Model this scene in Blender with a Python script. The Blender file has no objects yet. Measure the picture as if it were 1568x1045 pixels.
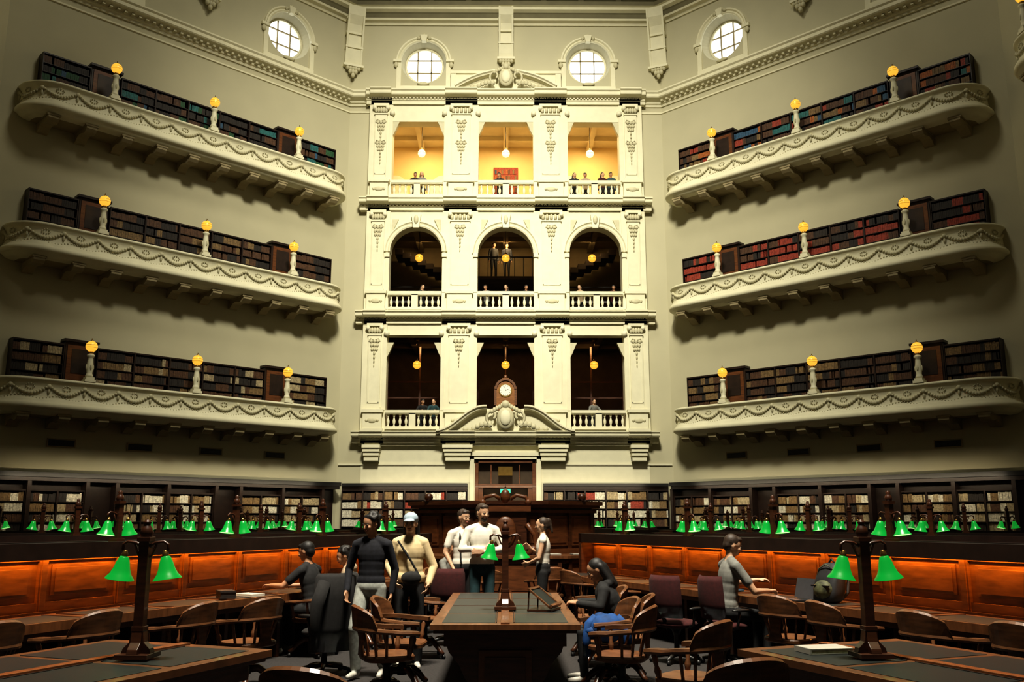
import bpy, math, random
import numpy as np
from mathutils import Vector, Matrix
random.seed(7)
pi=math.pi
SC=bpy.context.scene
COL=SC.collection
# ------------------------------------------------------------------ materials
def mat(name,col,rough=.6,nscale=6,amt=.12,metal=0,emit=None,es=0,bump=0,col2=None,stretch=None,coat=0):
    m=bpy.data.materials.new(name); m.use_nodes=True
    nt=m.node_tree; n=nt.nodes; bs=n['Principled BSDF']
    tc=n.new('ShaderNodeTexCoord'); mp=n.new('ShaderNodeMapping'); nz=n.new('ShaderNodeTexNoise')
    nt.links.new(tc.outputs['Object'],mp.inputs[0]); nt.links.new(mp.outputs[0],nz.inputs['Vector'])
    if stretch: mp.inputs['Scale'].default_value=stretch
    nz.inputs['Scale'].default_value=nscale; nz.inputs['Detail'].default_value=4
    rp=n.new('ShaderNodeValToRGB')
    a=col; b=col2 if col2 else tuple(max(0,c*(1-amt*2)) for c in col)
    rp.color_ramp.elements[0].position=.3; rp.color_ramp.elements[1].position=.7
    rp.color_ramp.elements[0].color=(*b,1); rp.color_ramp.elements[1].color=(*a,1)
    nt.links.new(nz.outputs['Fac'],rp.inputs[0]); nt.links.new(rp.outputs[0],bs.inputs['Base Color'])
    bs.inputs['Roughness'].default_value=rough; bs.inputs['Metallic'].default_value=metal
    if coat: bs.inputs['Coat Weight'].default_value=coat
    if emit:
        bs.inputs['Emission Color'].default_value=(*emit,1); bs.inputs['Emission Strength'].default_value=es
    if bump:
        bp=n.new('ShaderNodeBump'); bp.inputs['Strength'].default_value=bump
        nt.links.new(nz.outputs['Fac'],bp.inputs['Height']); nt.links.new(bp.outputs[0],bs.inputs['Normal'])
    return m
WALL=mat('wall_plaster',(.50,.465,.32),.85,.6,.04,bump=.05)
CREAM=mat('cream_stucco',(.72,.68,.49),.7,3,.04)
CREAM2=mat('cream_relief',(.56,.52,.35),.7,8,.06)
SHADE=mat('shaded_plaster',(.34,.28,.16),.8,3,.08)  # plaster darkened in colour to carry the shade on balcony undersides and corbels
OLIVE=mat('dome_panel_paint',(.10,.09,.04),.8,2,.15)
OLIVE2=mat('dome_rib_paint',(.18,.16,.09),.8,2,.1)
WOOD=mat('mahogany',(.085,.028,.011),.38,5,.3,stretch=(1,1,6),coat=.15)
WOODR=mat('mahogany_panel',(.32,.13,.035),.42,4,.25,stretch=(1,1,5),coat=.1)
WOODQ=mat('rostrum_mahogany',(.16,.055,.018),.42,4,.25,stretch=(1,1,5),coat=.1)
WOODD=mat('dark_oak',(.026,.013,.009),.45,6,.25)
WOODL=mat('oak_chair',(.19,.078,.03),.42,6,.3,stretch=(1,1,4),coat=.12)
TOPW=mat('table_oak',(.19,.075,.028),.38,5,.25,stretch=(4,1,1),coat=.15)
LEATH=mat('green_black_leather',(.018,.022,.021),.42,30,.1)
CARPET=mat('carpet',(.030,.026,.025),.95,40,.3,bump=.2)
GLOBE=mat('amber_globe_glass',(.5,.25,.03),.3,3,.02,emit=(1,.50,.055),es=.9)
GLOBEW=mat('warm_globe_glass',(.95,.8,.5),.3,3,.02,emit=(1,.80,.40),es=1.4)
BRASS=mat('brass',(.45,.28,.08),.35,8,.1,metal=.9)
GREEN=mat('green_lamp_glass',(.0,.20,.03),.3,4,.05,emit=(.008,.34,.035),es=.62)
GREENIN=mat('lamp_inner_glow',(.5,.9,.4),.5,4,.02,emit=(.6,1,.4),es=1.1)
PANE=mat('bright_window_glass',(.8,.85,.9),.3,2,.02,emit=(.93,.97,1),es=2.6)
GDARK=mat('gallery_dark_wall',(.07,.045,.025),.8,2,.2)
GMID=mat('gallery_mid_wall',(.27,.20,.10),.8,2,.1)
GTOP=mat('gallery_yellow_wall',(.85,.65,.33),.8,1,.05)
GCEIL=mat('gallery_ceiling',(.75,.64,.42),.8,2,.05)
WHITE=mat('white_enamel',(.80,.78,.68),.5,5,.03)
PAPER=mat('paper',(.5,.47,.40),.7,5,.05)
BLACK=mat('black_paint',(.01,.01,.01),.45,5,.1)
EXITG=mat('exit_sign_green',(.0,.4,.2),.4,5,.02,emit=(.05,.9,.45),es=.9)
IRON=mat('dark_iron',(.03,.03,.03),.4,8,.2,metal=.7)
def bk(n,c): return mat('book_'+n,tuple(q*.9 for q in c),.65,20,.3)
BKC={'brown':bk('brown',(.12,.055,.025)),'dark':bk('dark',(.03,.022,.018)),'tan':bk('tan',(.27,.17,.07)),'cream':bk('cream',(.52,.42,.25)),
 'red':bk('red',(.42,.06,.03)),'blue':bk('blue',(.04,.12,.22)),'teal':bk('teal',(.03,.19,.19)),'green':bk('green',(.03,.12,.05)),'orange':bk('orange',(.5,.15,.03)),'white':bk('white',(.85,.80,.64))}
# ------------------------------------------------------------------ builder
class B:
    def __init__(s): s.v=[];s.f=[];s.m=[];s.mats=[];s.sm=[]; s.M=None
    def mi(s,m):
        if m not in s.mats: s.mats.append(m)
        return s.mats.index(m)
    def add(s,vs,fs,m,smooth=False):
        o=len(s.v); i=s.mi(m)
        if s.M is not None: vs=[tuple(s.M@Vector(p)) for p in vs]
        s.v.extend(vs)
        for f in fs: s.f.append(tuple(o+k for k in f)); s.m.append(i); s.sm.append(smooth)
    def box(s,x0,x1,y0,y1,z0,z1,m):
        s.add([(x0,y0,z0),(x1,y0,z0),(x1,y1,z0),(x0,y1,z0),(x0,y0,z1),(x1,y0,z1),(x1,y1,z1),(x0,y1,z1)],
              [(0,3,2,1),(4,5,6,7),(0,1,5,4),(1,2,6,5),(2,3,7,6),(3,0,4,7)],m)
    def lathe(s,c,prof,m,seg=12,axis=None,smooth=True,cap=True):
        ax=Vector(axis or (0,0,1)).normalized()
        u=ax.orthogonal().normalized(); w=ax.cross(u); c=Vector(c)
        vs=[];n=len(prof)
        for r,h in prof:
            for k in range(seg):
                a=2*pi*k/seg+pi/seg
                vs.append(tuple(c+ax*h+u*(r*math.cos(a))+w*(r*math.sin(a))))
        fs=[]
        for j in range(n-1):
            for k in range(seg):
                k2=(k+1)%seg
                fs.append((j*seg+k,j*seg+k2,(j+1)*seg+k2,(j+1)*seg+k))
        if cap:
            fs.append(tuple(range(seg))[::-1]); fs.append(tuple((n-1)*seg+k for k in range(seg)))
        s.add(vs,fs,m,smooth)
    def cyl(s,p1,p2,r1,r2,m,seg=10,smooth=True):
        p1=Vector(p1);p2=Vector(p2);d=p2-p1
        s.lathe(p1,[(r1,0),(r2,d.length)],m,seg,d,smooth)
    def ball(s,c,r,m,seg=8,rings=5,R=None):
        if isinstance(r,(int,float)): r=(r,r,r)
        vs=[];c=Vector(c)
        for j in range(1,rings):
            t=pi*j/rings
            for k in range(seg):
                a=2*pi*k/seg
                p=Vector((r[0]*math.sin(t)*math.cos(a),r[1]*math.sin(t)*math.sin(a),r[2]*math.cos(t)))
                if R is not None: p=R@p
                vs.append(tuple(c+p))
        t=Vector((0,0,r[2]));b_=Vector((0,0,-r[2]))
        if R is not None: t=R@t;b_=R@b_
        vs.append(tuple(c+t));vs.append(tuple(c+b_));T=len(vs)-2;Bm=T+1
        fs=[]
        for j in range(rings-2):
            for k in range(seg):
                k2=(k+1)%seg; fs.append((j*seg+k,(j+1)*seg+k,(j+1)*seg+k2,j*seg+k2))
        for k in range(seg):
            k2=(k+1)%seg; fs.append((T,k,k2)); fs.append((Bm,(rings-2)*seg+k2,(rings-2)*seg+k))
        s.add(vs,fs,m,True)
    def prism(s,poly,a,b,m,plane='xz',smooth=False):
        def P(p,t):
            if plane=='xz': return (p[0],t,p[1])
            if plane=='yz': return (t,p[0],p[1])
            return (p[0],p[1],t)
        n=len(poly)
        vs=[P(p,a) for p in poly]+[P(p,b) for p in poly]
        fs=[tuple(range(n)),tuple(range(2*n-1,n-1,-1))]
        for k in range(n):
            k2=(k+1)%n; fs.append((k,n+k,n+k2,k2))
        s.add(vs,fs,m,smooth)
    def sweep(s,frames,prof,m,closed=True,smooth=False,loop=False):
        vs=[];n=len(prof)
        for O,U,V in frames:
            O=Vector(O);U=Vector(U);V=Vector(V)
            for a,b in prof: vs.append(tuple(O+U*a+V*b))
        fs=[];F=len(frames)
        for i in range(F if loop else F-1):
            i2=(i+1)%F
            for k in range(n if closed else n-1):
                k2=(k+1)%n
                fs.append((i*n+k,i*n+k2,i2*n+k2,i2*n+k))
        if closed and not loop:
            fs.append(tuple(range(n))[::-1]); fs.append(tuple((F-1)*n+k for k in range(n)))
        s.add(vs,fs,m,smooth)
    def tube(s,pts,r,m,seg=6):
        pts=[Vector(p) for p in pts]; fr=[]
        ref=None
        for i,p in enumerate(pts):
            d=(pts[min(i+1,len(pts)-1)]-pts[max(i-1,0)]).normalized()
            if ref is None: ref=d.orthogonal().normalized()
            ref=(ref-d*ref.dot(d)).normalized()
            fr.append((p,ref,d.cross(ref)))
        rr=r if isinstance(r,(list,tuple)) else [r]*len(pts)
        fr=[(p,u*q,w*q) for (p,u,w),q in zip(fr,rr)]
        s.sweep(fr,[(math.cos(2*pi*k/seg),math.sin(2*pi*k/seg)) for k in range(seg)],m,True,True)
    def mesh(s,name):
        me=bpy.data.meshes.new(name); me.from_pydata(s.v,[],s.f)
        for m in s.mats: me.materials.append(m)
        me.polygons.foreach_set('material_index',s.m); me.polygons.foreach_set('use_smooth',s.sm)
        me.update(); return me
    def obj(s,name,M=None,parent=None,bevel=0):
        return place(name,s.mesh(name),M,parent,bevel)
def place(name,me,M=None,parent=None,bevel=0):
    o=bpy.data.objects.new(name,me); COL.objects.link(o)
    if parent is not None: o.parent=parent
    if M is not None: o.matrix_basis=M
    if bevel:
        b=o.modifiers.new('bevel','BEVEL'); b.width=bevel; b.segments=2; b.limit_method='ANGLE'; b.angle_limit=math.radians(40)
    return o
def T(x,y,z=0,r=0): return Matrix.Translation((x,y,z))@Matrix.Rotation(r,4,'Z')
# ------------------------------------------------------------------ room
CY=20.7; A=16.3; TN=math.tan(pi/8); HW=A*TN
def WM(phi): return Matrix.Translation((0,CY,0))@Matrix.Rotation(math.radians(phi),4,'Z')@Matrix.Translation((0,A,0))
walls={'north':0,'northwest':45,'northeast':-45,'west':90,'east':-90}
def half(y): return (A+y)*TN
b=B(); b.prism([(-26,-3),(26,-3),(26,44),(-26,44)],-.2,0,CARPET,'xy'); b.obj('floor')
def hole_tile(b,cx,cz,w2,z0,z1,r,y0,y1,m):
    n=40; inner=[];outer=[]
    for k in range(n):
        a=2*pi*k/n; c,s_=math.cos(a),math.sin(a)
        inner.append((cx+r*c,cz+r*s_))
        t=min((w2/abs(c)) if abs(c)>1e-6 else 1e9, ((z1-cz) if s_>0 else (cz-z0))/abs(s_) if abs(s_)>1e-6 else 1e9)
        outer.append((cx+t*c,cz+t*s_))
    for k in range(n):
        k2=(k+1)%n
        i1,i2,o1,o2=inner[k],inner[k2],outer[k],outer[k2]
        b.add([(i1[0],y0,i1[1]),(i2[0],y0,i2[1]),(o2[0],y0,o2[1]),(o1[0],y0,o1[1])],[(0,1,2,3)],m)
        q=.82
        b.add([(i1[0],y0,i1[1]),(i2[0],y0,i2[1]),(cx+(i2[0]-cx)*q,y1,cz+(i2[1]-cz)*q),(cx+(i1[0]-cx)*q,y1,cz+(i1[1]-cz)*q)],[(0,1,2,3)],m,True)
    for sx in(-1,1):
        for zz in(z0,z1):
            pts=[p for p in outer if abs(abs(p[0]-cx)-w2)<1e-4 and ((zz>cz)==(p[1]>cz)) and (p[0]-cx)*sx>0]
            pts2=[p for p in outer if abs(p[1]-zz)<1e-4 and (p[0]-cx)*sx>0]
            p1=max(pts,key=lambda p:abs(p[1]-cz)); p2=max(pts2,key=lambda p:abs(p[0]-cx))
            b.add([(p1[0],y0,p1[1]),(p2[0],y0,p2[1]),(cx+sx*w2,y0,zz)],[(0,1,2)],m)
DZ0,DZ1=19.8,24.2; PX=3.6; PZ=21.4; PR=.98
wi=1
def arc(cx,cz,r,a0,a1,n): return [(cx+r*math.cos(a0+(a1-a0)*k/n),cz+r*math.sin(a0+(a1-a0)*k/n)) for k in range(n+1)]
def archframes(cx,cz,r,a0,a1,n,y):
    fr=[]
    for k in range(n+1):
        a=a0+(a1-a0)*k/n
        fr.append(((cx+r*math.cos(a),y,cz+r*math.sin(a)),(math.cos(a),0,math.sin(a)),(0,-1,0)))
    return fr
def mitre(b,prof,m,smooth=False):
    n=len(prof); vs=[]
    for sg in(-1,1):
        for u,z in prof: vs.append((sg*half(-u),-u,z))
    fs=[(k,k+1,n+k+1,n+k) for k in range(n-1)]
    b.add(vs,fs,m,smooth)
def console(b,x,z0,z1,w,m,yb=0):
    h=z1-z0
    prof=[(yb,z0),(yb-.12,z0+.02),(yb-.22,z0+.15*h),(yb-.30,z0+.3*h),(yb-.30,z0+.55*h),(yb-.42,z0+.72*h),(yb-.62,z0+.85*h),(yb-.7,z1),(yb,z1)]
    b.prism(prof,x-w/2,x+w/2,m,'yz')
    for t in(.32,.56,.8): b.box(x-w/2-.05,x+w/2+.05,yb-.36-.3*max(0,t-.5),yb,z0+t*h,z0+t*h+.1,m)
    for sx in(-1,1): b.prism([(p[0]-.04,p[1]) for p in prof[1:-1]],x+sx*w/2-.04,x+sx*w/2+.04,m,'yz')
    for k in range(3):
        for i in range(-2+k,3-k):
            b.ball((x+i*.12,yb-.22,z0-.02-k*.17),(.09,.10,.12),CREAM2,8,5)
    b.box(x-w/2-.1,x+w/2+.1,yb-.34,yb,z0+.02,z0+.12,m)
for nm,phi in walls.items():
    M=WM(phi)
    b=B()
    if nm!='north':
        b.box(-HW,HW,0,.4,0,DZ0,WALL)
    xs=[(-HW,-PX-1.3),(-PX+1.3,PX-1.3),(PX+1.3,HW)]
    for x0,x1 in xs: b.box(x0,x1,0,.5,DZ0,DZ1,WALL)
    for sx in(-1,1):
        hole_tile(b,sx*PX,PZ,1.3,DZ0,DZ1,PR,0,.5,WALL)
    if nm=='north':
        for sx in(-1,1):
            x0,x1=sorted((sx*5.8,sx*HW)); b.box(x0,x1,0,.4,0,DZ0,WALL)
        for sx in(-1,1):
            x0,x1=sorted((sx*1.22,sx*5.8)); b.box(x0,x1,-.02,.4,0,5.0,CREAM)
        b.box(-1.22,1.22,-.02,.4,4.2,5.0,CREAM)
    b.obj('wall_'+nm,M)
    b=B()
    mitre(b,[(0,19.3),(.06,19.3),(.08,19.4),(.14,19.42),(.16,19.5),(.40,19.58),(.44,19.62),(.44,19.74),(.50,19.80),(.50,19.86),(.1,19.92),(0,19.92)],CREAM)
    if nm!='north':
        x=-half(-.2)+.1
        while x<half(-.2): b.box(x,x+.1,-.30,-.1,19.46,19.54,CREAM2); x+=.26
    mitre(b,[(0,18.98),(.05,19.0),(.05,19.06),(0,19.08)],CREAM)
    mitre(b,[(0,23.15),(.06,23.15),(.10,23.25),(.25,23.3),(.28,23.38)],CREAM)
    mitre(b,[(.28,23.38),(.32,23.55),(.36,23.6)],OLIVE2)
    mitre(b,[(.36,23.6),(.5,23.68),(.52,23.78),(.6,23.82)],CREAM)
    mitre(b,[(.6,23.82),(.62,24.0),(.0,24.2)],OLIVE2)
    b.obj('trim_cornice_'+nm,M)
    b=B(); console(b,0,21.4,23.7,.56,CREAM); b.obj('trim_console_bracket',M)
    if nm!='east':
        Mc=Matrix.Translation((0,CY,0))@Matrix.Rotation(math.radians(phi-22.5),4,'Z')@Matrix.Translation((0,A/math.cos(pi/8)-.08,0))
        b=B(); console(b,0,21.0,23.7,.66,CREAM); b.obj('trim_console_bracket',Mc)
    for sx in(-1,1):
        b=B(); cx=sx*PX
        b.lathe((cx,.46,PZ),[(PR*.83,0),(PR*.83,.03)],PANE,40,(0,1,0),False)
        for q in(-.3,.3):
            b.box(cx+q-.025,cx+q+.025,.40,.46,PZ-.74,PZ+.74,SHADE)
            b.box(cx-.74,cx+.74,.40,.46,PZ+q-.025,PZ+q+.025,SHADE)
        b.sweep(archframes(cx,PZ,PR*.84,0,2*pi,40,.45),[(-.05,-.02),(.05,-.02),(.05,.08),(-.05,.08)],CREAM,True)
        b.obj('window_%d'%wi,M); wi+=1
        b=B()
        b.sweep(archframes(cx,PZ,PR+.05,0,pi,28,0),[(-.05,0),(-.05,.05),(0,.09),(.06,.06),(.11,.12),(.17,.12),(.17,0)],CREAM,True)
        for s2 in(-1,1):
            b.box(cx+s2*(PR+.10)-.1,cx+s2*(PR+.10)+.1,-.08,.0,20.25,PZ,CREAM)
            b.box(cx+s2*(PR+.17)-.17,cx+s2*(PR+.17)+.17,-.14,.0,PZ-.02,PZ+.1,CREAM)
            b.ball((cx+s2*(PR+.22),-.08,PZ-.15),(.1,.08,.14),CREAM2)
        b.box(cx-PR-.2,cx+PR+.2,-.1,.0,20.1,20.25,CREAM)
        b.prism([(cx-.1,PZ+PR-.05),(cx+.1,PZ+PR-.05),(cx+.16,PZ+PR+.25),(cx-.16,PZ+PR+.25)],-.2,0,CREAM)
        for k in(-2,-1,0,1,2): b.ball((cx+k*.12,-.1,PZ+PR+.27-abs(k)*.07),(.09,.08,.08),CREAM2)
        b.ball((cx,-.08,20.36),(.28,.06,.08),CREAM2)
        b.obj('trim_porthole_surround',M)
    b=B()
    y1=-(A-5); y0=0; nseg=6
    for k in range(nseg):
        t0=k/nseg;t1=(k+1)/nseg
        def dp(t): return (y0+(y1-y0)*t, 24.0+9.0*math.sin(t*pi/2)**.9)
        ya,za=dp(t0);yb_,zb=dp(t1)
        b.add([(-half(ya),ya,za),(half(ya),ya,za),(half(yb_),yb_,zb),(-half(yb_),yb_,zb)],[(0,1,2,3)],OLIVE)
        b.box(-half(ya)+.1,half(ya)-.1,ya-.12,ya+.12,za-.3,za-.02,OLIVE2)
        for fx in(-.75,-.5,-.25,0,.25,.5,.75):
            w=.28 if fx==0 else .12
            b.add([(fx*half(ya)-w,ya,za-.25),(fx*half(ya)+w,ya,za-.25),(fx*half(yb_)+w,yb_,zb-.25),(fx*half(yb_)-w,yb_,zb-.25),
                   (fx*half(ya)-w,ya,za),(fx*half(ya)+w,ya,za),(fx*half(yb_)+w,yb_,zb),(fx*half(yb_)-w,yb_,zb)],[(0,1,2,3),(0,4,7,3),(1,2,6,5)],OLIVE2)
    b.obj('ceiling_dome_'+nm,M)
# ------------------------------------------------------------------ books helper
def books(b,x0,x1,yf,z,hmax,pal,dep=.2,wavg=.05,fill=.97):
    x=x0
    while x<x1-.02:
        run=random.choice([3,6,10]); c=BKC[random.choice(pal)]; h=hmax*random.uniform(.78,.98); w=wavg*random.uniform(.7,1.3)
        for k in range(run):
            if x+w>x1: break
            if random.random()<fill:
                hh=h*random.uniform(.97,1.03); b.box(x,x+w*.93,yf+random.uniform(0,.015),yf+dep,z,z+hh,c)
            x+=w
        if x+w>x1: break
def bookcase(b,x0,x1,z0,z1,pal,rows,row0=0,dep=.38,bay=1.25,y=0,frame=WOODD,wavg=.05):
    b.box(x0,x1,y-.05,y-.01,z0,z1,frame); b.box(x0,x1,y-dep,y-.01,z1-.05,z1,frame); b.box(x0,x1,y-dep,y-.01,z0,z0+.08,frame)
    n=max(1,round((x1-x0)/bay)); rh=(z1-z0-.13)/rows
    for k in range(n+1):
        x=x0+(x1-x0)*k/n; b.box(x-.025 if k else x,x+.025 if k<n else x,y-dep-.01,y-.01,z0,z1,frame)
    for r in range(rows):
        zz=z0+.08+r*rh; b.box(x0,x1,y-dep,y-.05,zz-.02,zz,frame)
        if r>=row0:
            for k in range(n): books(b,x0+(x1-x0)*k/n+.03,x0+(x1-x0)*(k+1)/n-.03,y-dep+.04,zz,rh*.9,pal,wavg=wavg)
# ------------------------------------------------------------------ side balconies
LV=[5.15,10.05,14.8]
D=1.2;XE=6.15;RR=1.0
def ppath(xe):
    p=[((-xe,-.01),(-1,0))]
    for k in range(9):
        a=pi+(pi/2)*k/8; p.append(((-xe+RR+RR*math.cos(a),-(D-RR)+RR*math.sin(a)),(math.cos(a),math.sin(a))))
    n=int(2*(xe-RR)/.5)
    for k in range(1,n): p.append(((-xe+RR+2*(xe-RR)*k/n,-D),(0,-1)))
    for k in range(9):
        a=-pi/2+(pi/2)*k/8; p.append(((xe-RR+RR*math.cos(a),-(D-RR)+RR*math.sin(a)),(math.cos(a),math.sin(a))))
    p.append(((xe,-.01),(1,0)))
    return p
def build_balcony(xe):
    b=B(); P=ppath(xe)
    fr=[((p[0],p[1],0),(n[0],n[1],0),(0,0,1)) for p,n in P]
    prof=[(-.16,.12),(-.16,.80),(-.10,.83),(.05,.83),(.09,.80),(.09,.75),(.05,.73),(.01,.68),(-.02,.62),(.0,.26),(.03,.17),(.07,.14),(.08,.08),(.13,.06),(.15,.0),(.15,-.08),(.08,-.12),(.02,-.14),(-.02,-.20),(-.14,-.25),(-.35,-.28)]
    b.sweep(fr,prof,CREAM,False,True)
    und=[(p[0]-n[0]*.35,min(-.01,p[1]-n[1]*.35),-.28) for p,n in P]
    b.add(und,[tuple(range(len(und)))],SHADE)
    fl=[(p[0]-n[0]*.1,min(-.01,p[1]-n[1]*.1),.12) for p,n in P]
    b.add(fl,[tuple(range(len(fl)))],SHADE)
    seg=[0]
    for i in range(1,len(P)):
        seg.append(seg[-1]+math.dist(P[i][0],P[i-1][0]))
    L=seg[-1]
    def at(t):
        t=max(0,min(L-1e-4,t))
        for i in range(1,len(seg)):
            if t<=seg[i]:
                f=(t-seg[i-1])/(seg[i]-seg[i-1]); a,c=P[i-1],P[i]
                return (a[0][0]+(c[0][0]-a[0][0])*f,a[0][1]+(c[0][1]-a[0][1])*f),(a[1][0]+(c[1][0]-a[1][0])*f,a[1][1]+(c[1][1]-a[1][1])*f)
    ns=int(L/1.05); per=L/ns
    for i in range(ns):
        for k in range(13):
            f=k/13; t=(i+f)*per; p,n=at(t)
            sag=.26*math.sin(pi*f)
            r=.045+.02*math.sin(pi*f)
            b.ball((p[0]+n[0]*.02,p[1]+n[1]*.02,.60-sag),(r,r,r*.9),CREAM2,6,4)
        for k in range(9):
            a=2*pi*k/9; p,n=at((i+.5)*per+.11*math.cos(a)); b.ball((p[0]+n[0]*.01,p[1]+n[1]*.01,.55+.07*math.sin(a)),.025,CREAM2,5,3)
        for k in range(11):
            f=(k+.5)/11; p,n=at((i+f)*per); b.ball((p[0]+n[0]*.01,p[1]+n[1]*.01,.24+.05*math.sin(2*pi*f)),.026,CREAM2,5,3)
        p,n=at(i*per); b.ball((p[0]+n[0]*.02,p[1]+n[1]*.02,.57),(.08,.08,.08),CREAM2,8,5); b.ball((p[0]+n[0]*.02,p[1]+n[1]*.02,.42),(.045,.045,.1),CREAM2,6,4)
    nc=10
    for k in range(nc):
        x=-xe+.75+(2*xe-1.5)*k/(nc-1)
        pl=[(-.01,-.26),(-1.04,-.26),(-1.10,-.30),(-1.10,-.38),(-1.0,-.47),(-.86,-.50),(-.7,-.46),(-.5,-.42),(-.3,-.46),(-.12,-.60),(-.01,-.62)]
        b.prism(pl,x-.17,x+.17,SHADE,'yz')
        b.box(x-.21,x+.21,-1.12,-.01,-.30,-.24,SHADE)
    return b.mesh('gallery_balcony')
BAL=build_balcony(XE); BAL2=build_balcony(4.75)
def post_mesh():
    b=B()
    b.box(-.17,.17,-.15,.15,0,.08,CREAM); b.box(-.13,.13,-.13,.13,.08,.16,CREAM)
    b.lathe((0,0,0),[(.10,.16),(.125,.2),(.10,.25),(.085,.30),(.105,.42),(.105,.55),(.085,.72),(.08,.80),(.12,.84),(.12,.88),(.07,.92)],CREAM,12)
    for k in range(4):
        a=pi/2*k; b.ball((.1*math.cos(a),.1*math.sin(a),.48),(.035,.035,.1),CREAM2,6,5)
    b.lathe((0,0,0),[(.07,.92),(.09,.96),(.06,1.0)],BRASS,12)
    b.ball((0,0,1.16),.18,GLOBE,20,12)
    for zz,rr in((1.12,.181),(1.20,.179)):
        b.lathe((0,0,zz-.005),[(rr,0),(rr,.010)],BRASS,20,cap=False)
    b.lathe((0,0,1.32),[(.05,0),(.05,.03),(.015,.05),(.015,.1)],BRASS,8)
    return b.mesh('globe_lamp_post')
POST=post_mesh()
pals={('northwest',0):['brown','dark','tan','brown','cream','dark'],('northwest',1):['dark','brown','brown','tan','dark'],('northwest',2):['dark','brown','dark','green','dark','teal','brown','dark','brown','blue'],
('northeast',0):['brown','dark','brown','tan','dark'],('northeast',1):['red','brown','red','red','dark'],('northeast',2):['brown','blue','dark','red','tan','dark','brown','brown','orange','teal']}
for nm in('northwest','northeast','west','east'):
    M=WM(walls[nm])
    for li,z in enumerate(LV):
        short=nm in('west','east')
        xe=4.75 if short else XE
        place('gallery_balcony',BAL2 if short else BAL,M@T(0,0,z))
        for px in(-3.6,0,3.6):
            place('globe_lamp_post',POST,M@T(px,-D+.05,z+.835))
        b=B(); pal=pals.get((nm,li),['brown','dark','tan'])
        segs=[(-xe+.45,-4.15),(-3.1,3.1),(4.15,xe-.3)]
        for a,c in segs:
            if c-a>.4: bookcase(b,a,c,.13,2.12,pal,6,2,wavg=.055)
        for px in(-3.62,3.62):
            b.box(px-.48,px+.48,-.30,-.01,.13,2.22,WOODD); b.box(px-.42,px+.42,-.33,-.30,.2,2.12,WOODQ)
            b.box(px-.28,px+.28,-.345,-.33,1.2,2.0,WOODD); b.box(px-.55,px+.55,-.40,-.01,2.22,2.30,WOODD)
        b.obj('balcony_bookcase',M@T(0,0,z))
    for px in(-3.85,-1.3,1.3,3.9):
        b=B(); b.box(px-.44,px+.44,-.03,-.002,3.97,4.25,SHADE); b.box(px-.4,px+.4,-.035,-.02,4.01,4.21,BLACK)
        for k in range(4): b.box(px-.4,px+.4,-.045,-.03,4.02+k*.05,4.032+k*.05,BLACK)
        b.obj('vent_grille',M)
    b=B()
    w=half(-.45)
    b.box(-w,w,-.5,0,2.88,3.0,WOODD); b.box(-w,w,-.6,0,3.0,3.15,BLACK); b.box(-w,w,-.06,0,0,2.9,WOODD)
    x=-w; k=0
    while x<w-.1:
        bw=1.75 if k%3!=2 else .95
        bw=min(bw,w-x)
        b.box(x-.06,x+.06,-.47,0,0,2.9,WOODD)
        if k%3!=2: bookcase(b,x+.06,x+bw-.06,0,2.62,['cream','tan','white','brown','dark','tan','cream','white'],8,4,wavg=.04,bay=.85)
        x+=bw;k+=1
    b.obj('wall_bookcase',M)
# ------------------------------------------------------------------ facade
M0=WM(0); F=-.25
b=B()
OP=[(-4.85,-2.65),(-1.17,1.17),(2.65,4.85)]
piers=[(-5.85,-4.85),(-2.65,-1.17),(1.17,2.65),(4.85,5.85)]
for x0,x1 in piers: b.box(x0,x1,F,.35,4.9,19.4,CREAM)
for x0,x1 in OP:
    b.box(x0,x1,F+.05,.35,4.9,5.25,CREAM)
    b.box(x0,x1,F+.05,.35,9.15,10.15,CREAM)
    b.box(x0,x1,F+.05,.35,14.2,15.05,CREAM)
    b.box(x0,x1,F+.05,.35,18.53,19.4,CREAM)
    cx=(x0+x1)/2; r=(x1-x0)/2-.02; zs=13.78-r
    poly=[(x0,zs)]+arc(cx,zs,r,pi,0,24)+[(x1,zs),(x1,14.2),(x0,14.2)]
    b.prism(poly,F+.05,.35,CREAM)
b.obj('wall_facade_bay',M0)
def entab(b,z0,z1,w,proj,m=CREAM,dent=True,xr=None):
    h=z1-z0
    prof=[(0,0),(.05,0),(.05,.25*h),(.10,.3*h),(.10,.45*h),(proj*.8,.55*h),(proj*.85,.62*h),(proj*.85,.82*h),(proj,.9*h),(proj,h),(0,h)]
    x0,x1=xr if xr else (-w,w)
    fr=[((x0,F,z0),(0,-1,0),(0,0,1)),((x1,F,z0),(0,-1,0),(0,0,1))]
    b.sweep(fr,prof,m,True)
    b.box(x0+.02,x1-.02,F,0.0,z0,z1,m)
    if dent:
        x=x0+.05
        while x<x1-.1: b.box(x,x+.07,F-.17,F-.05,z0+.38*h,z0+.5*h,m); x+=.15
def drop(b,x,z,h,y):
    for k in range(7):
        t=k/6; w=.12*(1-t)+.03
        n=3 if k<3 else 1
        for i in range(n):
            xo=0 if n==1 else (i-1)*w*.85
            b.ball((x+xo,y,z-h*t),(w*.42+.012,.04,h*.085),CREAM2,7,4)
    for s_ in(-1,1):
        b.tube([(x+s_*.04,y,z+.05),(x+s_*.17,y-.01,z+.12),(x+s_*.22,y-.01,z+.0),(x+s_*.15,y-.01,z-.04)],.025,CREAM2,6)
b=B()
zc=[(4.72,5.18),(9.62,10.1),(14.5,14.98),(19.3,19.86)]
for i,(a,c) in enumerate(zc):
    entab(b,a,c,6.15 if i<3 else 6.0,.42)
    for x0,x1 in piers:
        entab(b,a,c,0,.55,CREAM,True,(x0+.05,x1-.05))
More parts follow.
